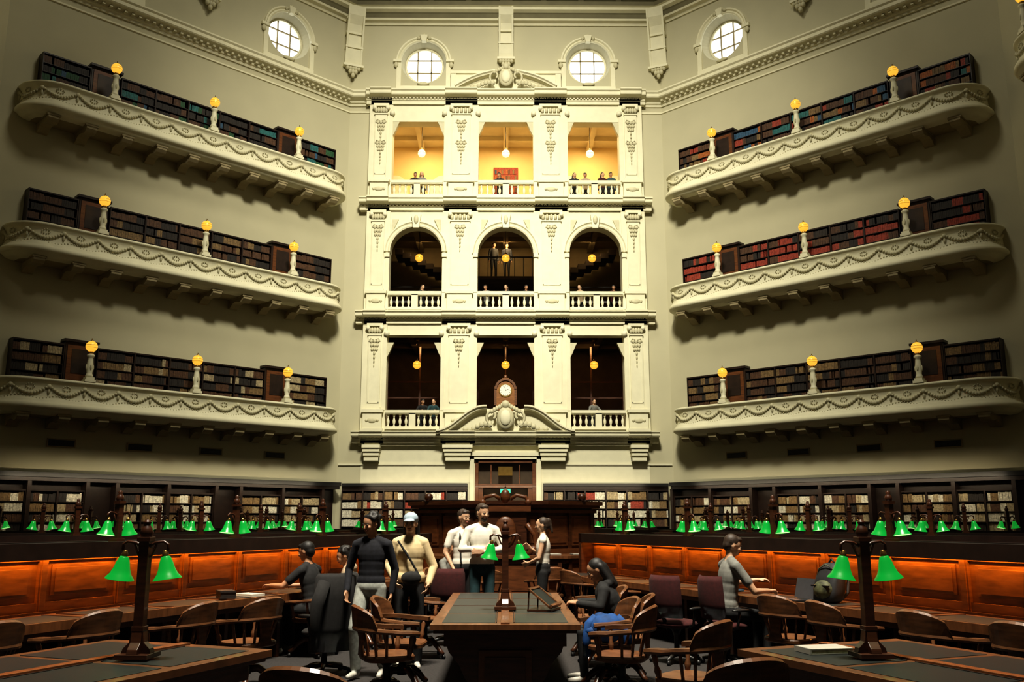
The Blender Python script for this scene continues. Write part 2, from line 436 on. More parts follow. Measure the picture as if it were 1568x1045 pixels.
b.obj('trim_facade_entablatures',M0)
b=B()
lv=[(5.2,9.62,6.04),(10.12,14.5,10.96),(15.0,19.3,15.80)]
for li,(z0,z1,zr) in enumerate(lv):
    for (x0,x1) in piers:
        outer=abs(x0+x1)/2>4
        pc=(x0+x1)/2; pw=.38 if outer else .52
        y=F
        b.box(pc-pw-.06,pc+pw+.06,y-.22,y,z0,z0+.1,CREAM)
        b.box(pc-pw,pc+pw,y-.18,y,z0+.1,zr-.1,CREAM)
        b.box(pc-pw-.06,pc+pw+.06,y-.24,y,zr-.1,zr+.02,CREAM)
        b.ball((pc,y-.19,(z0+zr)/2),(.2,.04,.1),CREAM2,10,5)
        for s_ in(-1,1): b.ball((pc+s_*.22,y-.19,(z0+zr)/2),(.06,.04,.06),CREAM2,8,5)
        b.box(pc-pw+.08,pc+pw-.08,y-.1,y,zr+.02,zr+.14,CREAM)
        b.box(pc-pw+.12,pc+pw-.12,y-.07,y,zr+.14,z1-.45,CREAM)
        for s_ in(-1,1): b.box(pc+s_*(pw-.17)-.02,pc+s_*(pw-.17)+.02,y-.09,y-.07,zr+.3,z1-.65,CREAM)
        b.box(pc-pw+.15,pc+pw-.15,y-.09,y-.07,zr+.28,zr+.33,CREAM)
        b.box(pc-pw+.05,pc+pw-.05,y-.13,y,z1-.12,z1,CREAM)
        b.box(pc-pw+.09,pc+pw-.09,y-.11,y,z1-.5,z1-.44,CREAM)
        for k in range(-2,3):
            b.ball((pc+k*(pw-.14)/2.2,y-.1,z1-.3),(.07,.06,.13),CREAM2,7,5)
        for s_ in(-1,1): b.lathe((pc+s_*(pw-.1),y-.16,z1-.2),[(.09,0),(.09,.14)],CREAM,12,(0,1,0))
        drop(b,pc,z1-.75 if li!=2 else z1-.85,1.0,y-.09)
        if li==2: drop(b,pc,z1-1.8,.9,y-.09)
    for x0,x1 in OP:
        for s_,xx in((1,x0),(-1,x1)):
            a,c=sorted((xx-s_*.02,xx-s_*.16))
            b.box(a,c,F-.03,F+.01,zr,z1-.35 if li!=1 else 12.5,CREAM)
            if li!=1:
                b.lathe((xx-s_*.02,F-.12,z1-.42),[(.11,0),(.11,.2)],CREAM,12,(0,1,0))
                b.prism([(xx,z1-.78),(xx+s_*.28,z1-.78),(xx+s_*.2,z1-.95),(xx+s_*.12,z1-1.15),(xx,z1-1.4)],F+.05,F+.3,CREAM2)
            else: b.box(min(a,c)-.03,max(a,c)+.03,F-.09,F+.01,12.45,12.62,CREAM)
        if li==1:
            cx=(x0+x1)/2; r=(x1-x0)/2-.02
            b.sweep(archframes(cx,13.78-r,r,0,pi,26,F+.05),[(0,0),(0,.09),(.06,.12),(.1,.08),(.16,.1),(.2,.15),(.24,.15),(.24,0)],CREAM,True)
            b.prism([(cx-.12,13.7),(cx+.12,13.7),(cx+.2,14.3),(cx-.2,14.3)],F-.18,F+.05,CREAM)
            b.ball((cx,F-.18,14.05),(.1,.08,.2),CREAM2)
            for s_ in(-1,1):
                b.prism([(cx+s_*.75,14.1),(cx+s_*1.02,14.1),(cx+s_*1.02,13.5)],F-.02,F+.05,CREAM2)
b.obj('trim_facade_pilasters',M0)
b=B()
for x0,x1 in piers:
    pc=(x0+x1)/2; pw=.36 if abs(pc)>4 else .6
    for k,(zz,w) in enumerate([(4.60,1.0),(4.45,.93),(4.30,.87),(4.1,.8)]): b.box(pc-pw*w,pc+pw*w,F-.3+.06*k,-.02,zz-.08,zz+.04,CREAM)
    b.box(pc-pw*.8,pc+pw*.8,F-.08,-.02,4.0,4.72,CREAM)
b.box(-5.9,5.9,F+.05,-.02,4.62,4.72,CREAM); b.box(-HW+.05,-1.6,-.06,-.02,3.85,3.92,CREAM); b.box(1.6,HW-.05,-.06,-.02,3.85,3.92,CREAM)
b.obj('trim_facade_frieze',M0)
BPR=[(.055,0),(.055,.04),(.03,.06),(.035,.10),(.065,.20),(.06,.28),(.032,.38),(.03,.44),(.05,.46),(.03,.49),(.055,.52),(.055,.56)]
def balus(b,x0,x1,z0,zr,y):
    h=zr-z0
    b.box(x0,x1,y-.13,y+.13,z0,z0+.12,CREAM); b.box(x0,x1,y-.15,y+.15,zr-.12,zr,CREAM); b.box(x0,x1,y-.12,y+.12,zr-.16,zr-.12,CREAM)
    xm=(x0+x1)/2; b.box(xm-.13,xm+.13,y-.12,y+.12,z0+.12,zr-.12,CREAM)
    for a,c in((x0,xm-.13),(xm+.13,x1)):
        n=4
        for k in range(n):
            x=a+(c-a)*(k+.5)/n; s_=(h-.28)/.56
            b.lathe((x,y,z0+.12),[(r,hh*s_) for r,hh in BPR],CREAM,8)
for li,(z0,z1,zr) in enumerate(lv):
    for i,(x0,x1) in enumerate(OP):
        if li==0 and i==1: continue
        b=B(); balus(b,x0+.01,x1-.01,z0+.06,zr,F-.02); b.obj('stone_balustrade',M0)
def crest(b,x,z,y,s=1,m=CREAM2):
    b.ball((x,y-.12*s,z),(.30*s,.12*s,.40*s),m,16,10)
    b.ball((x,y-.2*s,z),(.20*s,.1*s,.28*s),CREAM if m is CREAM2 else m,14,8)
    for sg in(-1,1):
        pts=[]
        for k in range(16):
            a=-pi/2+k*.38; rr=(.32-.016*k)*s
            pts.append((x+sg*(.45*s+rr*math.cos(a)*.8),y-.1*s,z+.05*s+rr*math.sin(a)))
        b.tube(pts,.05*s,m,6)
        for k in range(7):
            b.ball((x+sg*(.55+.14*k)*s,y-.08*s,z-(.22+.025*k-.05*math.sin(k))*s),(.10*s,.07*s,(.12-.008*k)*s),m,7,5)
        for k in range(5):
            b.ball((x+sg*(.12+.09*k)*s,y-.12*s,z+(.44-.05*k)*s),(.07*s,.06*s,.09*s),m,7,5)
    b.ball((x,y-.14*s,z+.48*s),(.14*s,.1*s,.14*s),m,10,6)
def curvemould(b,pts,y,m,th=.16,pr=.35):
    fr=[]
    for i,p in enumerate(pts):
        q=pts[min(i+1,len(pts)-1)];o=pts[max(i-1,0)]
        d=Vector((q[0]-o[0],0,q[1]-o[1])).normalized(); n=Vector((-d.z,0,d.x))
        if n.z<0:n=-n
        fr.append(((p[0],y,p[1]),n,(0,-1,0)))
    b.sweep(fr,[(-th,0),(-th,.1),(-th*.5,.16),(-th*.3,pr*.8),(0,pr*.85),(.04,pr),(.10,pr),(.10,0)],m,True)
b=B()
pts=[]
for k in range(29):
    t=-1+2*k/28; x=2.15*t; pts.append((x,19.95+.72*(1-abs(t)**2.0)))
curvemould(b,pts,F,CREAM,.16,.45)
b.prism([(p[0],p[1]) for p in pts]+[(2.15,19.8),(-2.15,19.8)],F-.1,-.002,CREAM)
b.box(-2.35,2.35,F-.02,-.002,19.86,20.75,CREAM); b.box(-2.4,2.4,F-.10,-.002,20.72,20.84,CREAM)
for s_ in(-1,1): b.box(*sorted((s_*2.15,s_*2.38)),F-.08,-.002,19.86,20.72,CREAM)
crest(b,0,20.36,F-.3,1.05)
b.obj('trim_upper_pediment',M0)
b=B()
for sg in(-1,1):
    pts=[]
    for k in range(19):
        t=k/18; x=sg*(2.75-2.0*t); z=5.12+.98*(.5-.5*math.cos(pi*min(1,t*1.05))); pts.append((x,z))
    curvemould(b,pts,F-.1,CREAM,.2,.5)
    b.prism([(p[0],p[1]) for p in pts]+[(0,6.0),(0,5.1)],F-.2,F+.1,CREAM)
b.box(-1.17,1.17,F,.2,5.15,6.0,CREAM)
crest(b,0,5.68,F-.35,1.15)
b.obj('trim_door_pediment',M0)
# clock
b=B()
b.box(-.55,.55,-.18,.18,0,.14,WOODR); b.box(-.45,.45,-.15,.15,.14,.25,WOODR)
pl=[(-.42,.25),(-.42,.95)]+arc(0,.98,.42,pi,0,18)+[(.42,.95),(.42,.25)]
b.prism(pl[::-1],-.14,.14,WOODR)
b.sweep(archframes(0,.98,.42,0,pi,18,-.14),[(-.02,0),(-.02,.06),(.08,.06),(.08,0)],WOODL,True)
b.box(-.16,.16,-.12,.12,1.42,1.5,WOODR); b.ball((0,0,1.56),(.1,.08,.1),WOODL,10,6)
for sg in(-1,1):
    b.box(sg*.46-.05,sg*.46+.05,-.17,-.05,.25,1.0,WOODL); b.ball((sg*.46,-.11,1.06),.06,WOODL)
b.lathe((0,-.145,.92),[(.31,0),(.31,-.03)],BRASS,28,(0,1,0),False); b.lathe((0,-.176,.92),[(.26,0),(.26,-.012)],WHITE,28,(0,1,0),False)
for k in range(12):
    a=k*pi/6; b.box(.215*math.cos(a)-.012,.215*math.cos(a)+.012,-.192,-.188,.92+.215*math.sin(a)-.012,.92+.215*math.sin(a)+.012,BLACK)
b.cyl((0,-.195,.92),(.13,-.195,.97),.012,.006,BLACK,6); b.cyl((0,-.197,.92),(-.05,-.197,1.10),.01,.005,BLACK,6)
b.obj('wooden_mantel_clock',M0@T(0,-.32,6.02)@Matrix.Scale(.88,4))
# door
b=B()
for sg in(-1,1):
    b.box(*sorted((sg*1.25,sg*1.42)),-.2,-.025,0,4.3,CREAM); b.box(*sorted((sg*1.08,sg*1.21)),-.1,.3,0,4.15,WOODQ)
b.box(-1.55,1.55,-.25,-.025,4.22,4.36,CREAM); b.box(-1.42,1.42,-.2,-.025,4.1,4.24,CREAM)
b.box(-1.2,1.2,-.1,.3,3.95,4.12,WOODQ); b.box(-1.1,1.1,-.05,.3,2.95,3.12,WOODQ)
b.box(-.04,.04,-.05,.2,0,3.0,WOODQ)
for sg in(-1,1):
    for z0,z1 in((.0,.25),(1.1,1.25),(2.2,2.3)): b.box(*sorted((sg*.04,sg*1.08)),.0,.1,z0,z1,WOODQ)
    b.box(*sorted((sg*.9,sg*1.08)),.0,.1,0,2.95,WOODQ)
    b.box(*sorted((sg*.55,sg*.60)),-.02,.1,3.12,3.95,WOODQ)
b.box(-.28,.28,-.09,-.05,3.45,3.8,BRASS)
b.box(-1.08,1.08,.25,.3,0,4.1,GDARK)
b.obj('door_1',M0)
b=B(); b.box(-.2,.2,-.02,.03,0,.16,EXITG); b.box(-.05,.05,-.025,-.02,.03,.13,WHITE); b.box(-.22,.22,.03,.06,-.02,.18,BLACK); b.cyl((0,.04,.18),(0,.04,.4),.012,.012,BLACK,6)
b.obj('exit_sign',M0@T(0,-.15,2.75))
b=B()
for x0,x1 in((-HW+.3,-1.5),(1.5,HW-.3)):
    b.box(x0,x1,-.45,-.05,2.88,3.0,WOODD); b.box(x0,x1,-.55,-.05,3.0,3.12,BLACK)
    bookcase(b,x0,x1,0,2.88,['cream','tan','white','brown','red','dark','cream','white'],8,4,wavg=.05,bay=.9,y=-.05)
b.obj('wall_bookcase',M0)
# galleries behind the facade
GF=[5.0,9.85,14.85]
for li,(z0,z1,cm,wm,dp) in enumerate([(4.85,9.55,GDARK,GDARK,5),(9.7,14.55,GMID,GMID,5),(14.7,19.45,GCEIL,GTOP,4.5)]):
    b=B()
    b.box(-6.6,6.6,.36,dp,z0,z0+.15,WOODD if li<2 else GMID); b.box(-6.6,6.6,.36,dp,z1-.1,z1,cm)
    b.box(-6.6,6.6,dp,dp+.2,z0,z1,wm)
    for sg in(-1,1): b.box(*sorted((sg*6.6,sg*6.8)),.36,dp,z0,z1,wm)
    for k in range(7):
        x=-6+2*k; b.box(x-.12,x+.12,.36,dp,z1-.35,z1-.1,cm)
    b.box(-6.6,6.6,1.6,1.8,z1-.3,z1-.1,cm); b.box(-6.6,6.6,3.2,3.4,z1-.3,z1-.1,cm)
    if li==2:
        for cx in(-3.0,-5.3,3.0,5.3):
            b.prism([(cx-.6,z0+.15)]+arc(cx,17.3,.6,pi,0,16)+[(cx+.6,z0+.15)],dp-.06,dp,WHITE)
        b.box(-.58,.58,dp-.08,dp,17.0,18.3,BKC['red'])
        for k in range(40): b.box(-.52+.105*(k%10),-.44+.105*(k%10),dp-.1,dp-.08,17.06+.3*(k//10),17.28+.3*(k//10),BKC[random.choice(['red','orange','tan','brown','blue'])])
    if li==1:
        b.box(-1.6,1.6,2.9,dp-.1,12.35,12.5,GDARK)
        for k in range(9): b.box(-1.6+.4*k-.015,-1.6+.4*k+.015,2.92,2.95,12.5,13.4,IRON)
        b.box(-1.6,1.6,2.9,2.97,13.38,13.43,IRON)
        for sg in(-1,1):
            for k in range(9): b.box(*sorted((sg*(1.9+.35*k),sg*(2.25+.35*k))),3.2,4.6,12.35+.17*k-.1,12.5+.17*k,GDARK)
            b.box(*sorted((sg*1.65,sg*6.5)),3.0,3.06,11.3,11.38,WOODD); b.box(*sorted((sg*1.65,sg*6.5)),3.0,3.06,12.0,12.06,WOODD)
    if li==0:
        for cx in(-3.75,3.75):
            b.box(cx-1.4,cx+1.4,2.6,2.66,6.9,6.96,WOOD); b.box(cx-1.4,cx+1.4,2.6,2.66,7.6,7.66,WOOD)
            for k in range(3): b.box(cx-1.4+1.4*k-.04,cx-1.4+1.4*k+.04,2.58,2.66,5.2,9.2,WOOD)
        for k in range(3): b.box(-1.2+1.2*k-.03,-1.2+1.2*k+.03,2.58,2.66,5.2,9.2,WOOD)
    b.obj(['wall_gallery_lower','wall_gallery_middle','wall_gallery_upper'][li],M0)
    for cx in(-3.75,0,3.75):
        b=B(); zt=z1-.3; zg=[8.15,12.85,17.75][li]
        b.cyl((0,0,zg+.2),(0,0,zt),.010,.010,IRON,6); b.lathe((0,0,zt-.06),[(.09,0),(.07,.06)],BRASS,10)
        b.ball((0,0,zg),.175,GLOBE if li<2 else GLOBEW,18,10); b.lathe((0,0,zg+.16),[(.07,0),(.05,.06),(.02,.09)],BRASS,10); b.lathe((0,0,zg-.006),[(.178,0),(.178,.012)],BRASS,18,cap=False)
        b.obj('pendant_globe_lamp',M0@T(cx,1.2 if li<2 else 1.4))
# ------------------------------------------------------------------ lamps
def shade(b,x,y,z,m=GREEN,sc=1.0,tilt=0):
    pr=[(.018,.085),(.03,.08),(.042,.05),(.055,.0),(.07,-.035),(.092,-.062),(.095,-.07)]
    R=Matrix.Rotation(tilt,3,'Y'); ax=R@Vector((0,0,1))
    b.lathe((x,y,z),[(r*sc,h*sc) for r,h in pr],m,16,ax,True,False)
    b.lathe((x,y,z),[(.088*sc,-.066*sc),(.05*sc,-.01*sc),(.02*sc,.05*sc)],GREENIN,16,ax,True,False)
    b.lathe((x,y,z),[(.02*sc,.08*sc),(.022*sc,.10*sc),(.012*sc,.125*sc)],BRASS,8,ax)
def lampmesh(H,hs,base,arm,name):
    b=B()
    if base:
        b.box(-.11,.11,-.11,.11,0,.03,WOOD)
        pf=[(-.1,.03),(-.09,.06),(-.05,.10),(-.04,.17),(.04,.17),(.05,.10),(.09,.06),(.1,.03)]
        b.prism(pf,-.035,.035,WOOD); b.prism(pf,-.035,.035,WOOD,'yz')
        z0=.17
    else:
        b.box(-.06,.06,-.06,.06,0,.03,WOOD); z0=.03
    b.prism([(-.033,-.033),(.033,-.033),(.033,.033),(-.033,.033)],z0,H-.12,WOOD,'xy')
    b.box(-.042,.042,-.042,.042,z0,z0+.03,WOOD); b.box(-.045,.045,-.045,.045,H-.15,H-.12,WOOD)
    b.lathe((0,0,H-.12),[(.035,0),(.045,.03),(.035,.06),(.02,.08),(.028,.10),(.0,.12)],WOOD,10)
    za=hs+.17
    for sg in(-1,1):
        b.tube([(0,0,za-.04),(sg*arm*.4,0,za),(sg*arm*.8,0,za+.01),(sg*arm,0,za-.01),(sg*arm,0,za-.05)],.012,WOOD,6)
        b.tube([(0,0,za-.12),(sg*arm*.3,0,za-.08),(sg*arm*.5,0,za)],.009,WOOD,6)
        shade(b,sg*arm,0,hs,tilt=-sg*.15)
    return b.mesh(name)
LTAB=lampmesh(.90,.57,True,.155,'green_shade_table_lamp')
LDSK=lampmesh(.56,.14,False,.155,'green_shade_desk_lamp')
# ------------------------------------------------------------------ radial desks
R0,R1=4.2,13.2
def desk_mesh():
    b=B(); L=R1-R0
    b.box(0,L,-.05,.05,0,1.34,WOODR)
    b.box(-.04,L+.04,-.27,.27,1.36,1.40,WOODD); b.box(-.02,L+.02,-.25,.25,1.40,1.43,BLACK)
    b.box(-.05,L+.05,-.30,-.26,1.28,1.44,WOODD); b.box(-.05,L+.05,.26,.30,1.28,1.44,WOODD)
    for e in(0,L): b.box(e-.05,e+.05,-.30,.30,0,1.44,WOOD)
    n=9
    for sg in(-1,1):
        def bx(x0,x1,y0,y1,z0,z1,m): b.box(x0,x1,*sorted((sg*y0,sg*y1)),z0,z1,m)
        for k in range(n+1):
            x=L*k/n; bx(x-.05,x+.05,.05,.09,.76,1.34,WOODR); bx(x-.03,x+.03,.09,.105,.78,1.30,WOODR)
            bx(x-.03,x+.03,.1,.75,.0,.70,WOOD)
        bx(0,L,.05,.08,.76,.86,WOODR); bx(0,L,.05,.08,1.26,1.34,WOODR)
        for k in range(n):
            x0=L*k/n+.12;x1=L*(k+1)/n-.12
            bx(x0,x1,.05,.065,.92,1.22,WOODR); bx(x0+.04,x1-.04,.065,.075,.95,1.19,WOODR)
        bx(0,L,.05,.88,.70,.75,TOPW); bx(-.02,L+.02,.86,.90,.68,.765,TOPW); bx(0,L,.10,.14,.75,.775,TOPW); bx(0,L,.80,.84,.62,.70,WOOD)
        for k in range(n):
            x0=L*k/n+.10;x1=L*(k+1)/n-.10
            bx(x0,x1,.26,.76,.75,.754,LEATH)
            for j in(0,1):
                xa=x0-.03 if j==0 else x1; bx(xa,xa+.03,.22,.8,.75,.76,WOOD)
    return b.mesh('desk_body')
DESK=desk_mesh()
def spoke(theta):
    th=math.radians(theta); d=(-math.sin(th),-math.cos(th))
    return Matrix.Translation((0,CY,0))@Matrix.Rotation(math.atan2(d[1],d[0]),4,'Z')@Matrix.Translation((R0,0,0))
for th in[22.5,45,67.5,90,112.5,135,157.5]:
    for sg in(1,-1):
        M=spoke(sg*th)
        place('radial_reading_desk',DESK,M,bevel=.004 if th==22.5 else 0)
        for r in(5.3,7.2,9.2,11.2):
            place('green_shade_desk_lamp',LDSK,M@T(r-R0,0,1.431,0))
        for side in((sg,-sg) if th<30 else (sg,)):
            ld=bpy.data.lights.new('shelf_strip_light','AREA'); ld.shape='RECTANGLE'; ld.size=R1-R0-.3; ld.size_y=.03
            ld.energy=50 if th<30 else 34; ld.color=(1,.37,.04)
            lo=bpy.data.objects.new('shelf_strip_light',ld); COL.objects.link(lo)
            lo.matrix_basis=M@Matrix.Translation(((R1-R0)/2,side*.15,1.345))@Matrix.Rotation(math.radians(-side*22),4,'X')
# ------------------------------------------------------------------ dais
b=B()
def octp(r): return [(r/math.cos(pi/8)*math.cos(pi/8+k*pi/4),r/math.cos(pi/8)*math.sin(pi/8+k*pi/4)) for k in range(8)]
def octring(r,z0,z1,m): b.prism(octp(r),z0,z1,m,'xy')
octring(3.1,0,.12,WOODD); octring(2.75,.12,.95,WOOD); octring(2.85,.95,1.0,TOPW); octring(2.9,.12,.25,WOODQ); octring(2.80,.86,.92,WOODQ)
octring(1.85,1.0,1.95,WOOD); octring(1.95,1.0,1.1,WOODQ); octring(1.95,1.82,1.88,WOODQ); octring(2.02,1.92,1.98,WOODQ); octring(2.08,1.98,2.06,WOOD)
for k in range(8):
    M_=Matrix.Rotation(k*pi/4,4,'Z'); b.M=M_
    for (r,z0,z1,hw) in((2.75,.3,.82,1.0),(1.85,1.16,1.76,.66)):
        for s_ in(-1,1):
            x0,x1=sorted((s_*.06,s_*hw)); b.box(x0,x1,-r-.03,-r,z0,z1,WOODQ); b.box(x0+.06,x1-.06,-r-.045,-r-.03,z0+.06,z1-.06,WOODQ)
        for xx in(-hw-.04,0,hw+.04): b.box(xx-.04,xx+.04,-r-.06,-r,z0-.08,z1+.08,WOOD)
b.M=None
b.box(-.42,.42,-2.35,-1.8,1.0,1.9,WOOD); b.box(-.5,.5,-2.42,-1.8,1.84,1.95,WOODQ)
b.ball((0,-2.36,1.45),(.22,.06,.3),WOODQ,14,8)
for sg in(-1,1):
    b.tube([(sg*.42,-2.36,1.02),(sg*.62,-2.3,1.15),(sg*.56,-2.3,1.4),(sg*.42,-2.36,1.6)],.05,WOODQ)
    b.lathe((sg*.55,-2.35,1.08),[(.1,0),(.1,.1)],WOODQ,12,(0,1,0))
    b.tube([(sg*.48,-2.3,1.98),(sg*.4,-2.3,2.12),(sg*.22,-2.3,2.16),(sg*.1,-2.3,2.08)],.04,WOODQ)
    b.ball((sg*1.6,-1.3,2.14),.09,WOOD,10,6); b.ball((sg*.45,-2.3,2.02),.07,WOODQ)
b.ball((0,-2.3,2.14),(.1,.08,.14),WOODQ,10,6)
b.obj('central_rostrum',T(0,CY,0),bevel=0)
def paperstack(name,x,y,z,r,w=.21,l=.3,h=.03,m=PAPER):
    b=B()
    for k in range(4):
        q=random.uniform(-.01,.01); b.box(-w/2+q,w/2+q,-l/2+q,l/2+q,h*k/4,h*(k+.9)/4,m)
    return b.obj(name,T(x,y,z,r))
for x,y in((-1.7,18.65),(-.9,18.25),(.95,18.25),(1.4,18.4),(2.1,19.2)): paperstack('paper_stack',x,y,1.003,random.uniform(0,1))
# ------------------------------------------------------------------ tables
def table_mesh(L,W,n):
    b=B(); h=.75
    b.box(-W/2,W/2,-L/2,L/2,h-.05,h,TOPW); b.box(-W/2+.03,W/2-.03,-L/2+.03,L/2-.03,h-.08,h-.05,WOOD)
    b.box(-W/2+.12,W/2-.12,-L/2+.1,L/2-.1,h-.2,h-.08,WOOD)
    for k in range(n):
        y0=-L/2+.1+(L-.2)*k/n+.035;y1=-L/2+.1+(L-.2)*(k+1)/n-.035
        for s_ in(-1,1):
            b.box(*sorted((s_*.09,s_*(W/2-.1))),y0,y1,h,h+.004,LEATH)
            b.box(*sorted((s_*.075,s_*.085)),y0,y1,h,h+.008,WOODD)
    b.box(-.04,.04,-L/2+.03,L/2-.03,h,h+.015,TOPW)
    for ye in(-L/2+.35,L/2-.35):
        pl=[(-W/2+.14,h-.2),(-W/2+.16,h-.26),(-W/2+.25,h-.36),(-.36,.26),(-.30,.2),(-.34,.12),(-.34,.0),(.34,.0),(.34,.12),(.30,.2),(.36,.26),(W/2-.25,h-.36),(W/2-.16,h-.26),(W/2-.14,h-.2)]
        b.prism(pl,ye-.16,ye+.16,WOOD)
        b.box(-.24,.24,ye-.185,ye-.16,.14,h-.24,WOODQ); b.box(-.18,.18,ye-.2,ye-.185,.2,h-.3,WOOD)
    b.box(-.1,.1,-L/2+.4,L/2-.4,.1,h-.2,WOOD)
    return b.mesh('reading_table')
TC=table_mesh(3.7,1.34,4); TS=table_mesh(3.6,1.5,4)
place('reading_table',TC,T(0,10.3),bevel=.006)
place('green_shade_table_lamp',LTAB,T(0,9.75,.766),bevel=.003)
an=math.radians(22.5)
for sg in(-1,1):
    fx,fy=sg*2.36,7.15; dx,dy=sg*math.sin(an),-math.cos(an)
    place('reading_table',TS,T(fx+dx*1.8,fy+dy*1.8,0,sg*an),bevel=.006)
    place('green_shade_table_lamp',LTAB,T(sg*2.43,6.35,.766,sg*.06),bevel=.003)
b=B()
b.box(-.22,.22,-.15,.15,0,.02,WOOD)
b.M=Matrix.Translation((0,-.14,.03))@Matrix.Rotation(math.radians(38),4,'X')
for s_ in(-1,1): b.box(*sorted((s_*.2,s_*.23)),0,.36,0,.02,WOODL)
b.box(-.23,.23,0,.03,0,.05,WOODL); b.box(-.23,.23,.33,.36,0,.02,WOODL); b.box(-.2,.2,.03,.33,.0,.008,LEATH)
b.M=None
for s_ in(-1,1): b.cyl((s_*.2,.14,.02),(s_*.2,.13,.24),.01,.01,WOODL,6)
b.obj('slanted_book_rest',T(.40,9.75,.757,1.25)@Matrix.Scale(.85,4))
b=B(); b.box(-.16,.16,-.11,.11,0,.006,PAPER); b.box(-.155,.155,-.105,.105,.006,.03,BKC['cream']); b.box(-.16,.16,-.11,.11,.03,.036,PAPER); b.box(-.165,-.155,-.11,.11,0,.036,PAPER)
b.obj('closed_book',T(2.22,6.65,.757,.2))
# ------------------------------------------------------------------ chairs
def chair_mesh():
    b=B()
    out=[]
    for k in range(24):
        a=2*pi*k/24; c,s_=math.cos(a),math.sin(a)
        e=.55; out.append((.25*math.copysign(abs(c)**e,c),.235*math.copysign(abs(s_)**e,s_)))
    n=24; vs=[];rings=[(.93,.415),(1.0,.428),(1.0,.455),(.95,.47),(.6,.462),(.2,.458)]
    for q,z in rings: vs+= [(p[0]*q,p[1]*q,z) for p in out]
    fs=[(j*n+k,j*n+(k+1)%n,(j+1)*n+(k+1)%n,(j+1)*n+k) for j in range(len(rings)-1) for k in range(n)]
    fs.append(tuple(range(n))[::-1]); fs.append(tuple((len(rings)-1)*n+k for k in range(n)))
    b.add(vs,fs,WOODL,False)
    fr=[];pts=[]
    for k in range(21):
        a=pi+pi*k/20
        pts.append((.29*math.cos(a),-.03+.25*math.sin(a),.68+.02*abs(math.sin(a))))
    pts=[(-.285,.22,.66),(-.297,.14,.668),(-.295,.05,.67)]+pts+[(.295,.05,.67),(.297,.14,.668),(.285,.22,.66)]
    for i,p in enumerate(pts):
        q=Vector(pts[min(i+1,len(pts)-1)]);o=Vector(pts[max(i-1,0)]); d=(q-o).normalized(); nrm=Vector((d.y,-d.x,0)).normalized()
        w=1.4 if (1<=i<3 or len(pts)-3<=i<len(pts)-1) else 1
        fr.append((p,nrm*w,(0,0,1)))
    b.sweep(fr,[(-.036,-.018),(.036,-.018),(.042,0),(.036,.02),(-.036,.02)],WOODL,True)
    fr=[]
    for k in range(15):
        a=pi*1.14+(pi*.72)*k/14; h=math.sin(pi*k/14)**.4
        fr.append(((.295*math.cos(a),-.04+.255*math.sin(a),.695),(math.cos(a),math.sin(a),0),(0,0,.2+h)))
    b.sweep(fr,[(-.018,0),(.02,0),(.035,.12),(.04,.165),(.02,.18),(.0,.165)],WOODL,True)
    for k in range(7):
        if k==3: continue
        a=pi*1.05+pi*.9*k/6
        b.cyl((.21*math.cos(a),-.02+.19*math.sin(a),.455),(.285*math.cos(a),-.03+.245*math.sin(a),.69),.014,.014,WOODL,6)
    b.prism([(-.085,.455),(-.06,.55),(-.085,.72),(.085,.72),(.06,.55),(.085,.455)],-.25,-.228,WOODL)
    for s_ in(-1,1):
        b.lathe((s_*.22,.15,.455),[(.018,0),(.028,.06),(.016,.1),(.024,.16),(.016,.22)],WOODL,8,(s_*.06,.02,.22))
    b.lathe((0,0,0),[(.05,.15),(.06,.20),(.035,.26),(.035,.36),(.09,.40),(.13,.418)],IRON,12)
    for k in range(4):
        a=pi/4+k*pi/2; c,s_=math.cos(a),math.sin(a)
        b.tube([(.03*c,.03*s_,.20),(.12*c,.12*s_,.205),(.2*c,.2*s_,.15),(.26*c,.26*s_,.085),(.30*c,.30*s_,.06)],[.042,.04,.034,.03,.026],WOOD,6)
        b.lathe((.295*c-.012*s_,.295*s_+.012*c,.025),[(.025,-.012),(.025,.012)],IRON,10,(-s_,c,0))
    return b.mesh('wooden_swivel_armchair')
CH=chair_mesh()
def chair(x,y,rot): place('wooden_swivel_armchair',CH,T(x,y,0,math.radians(rot)))
for x,y,r in[(-1.08,8.75,-70),(-1.03,9.6,-95),(-1.0,11.85,-80),(1.06,8.7,70),(1.12,11.2,95),(1.08,12.1,80),
  (1.45,7.5,50),(1.3,5.6,20),(-1.0,5.3,-20),(-2.6,9.65,60),(-3.1,9.1,75),(-3.7,8.3,70),(-4.1,7.4,65),(3.0,9.95,-60),(3.25,9.15,-75),(3.75,8.2,-70),(4.1,7.3,-65),
  (-1.3,14.3,65),(1.6,13.6,-70),(1.2,14.9,-60),(-.3,15.2,0),(.7,15.8,20)]:
    chair(x,y,r)
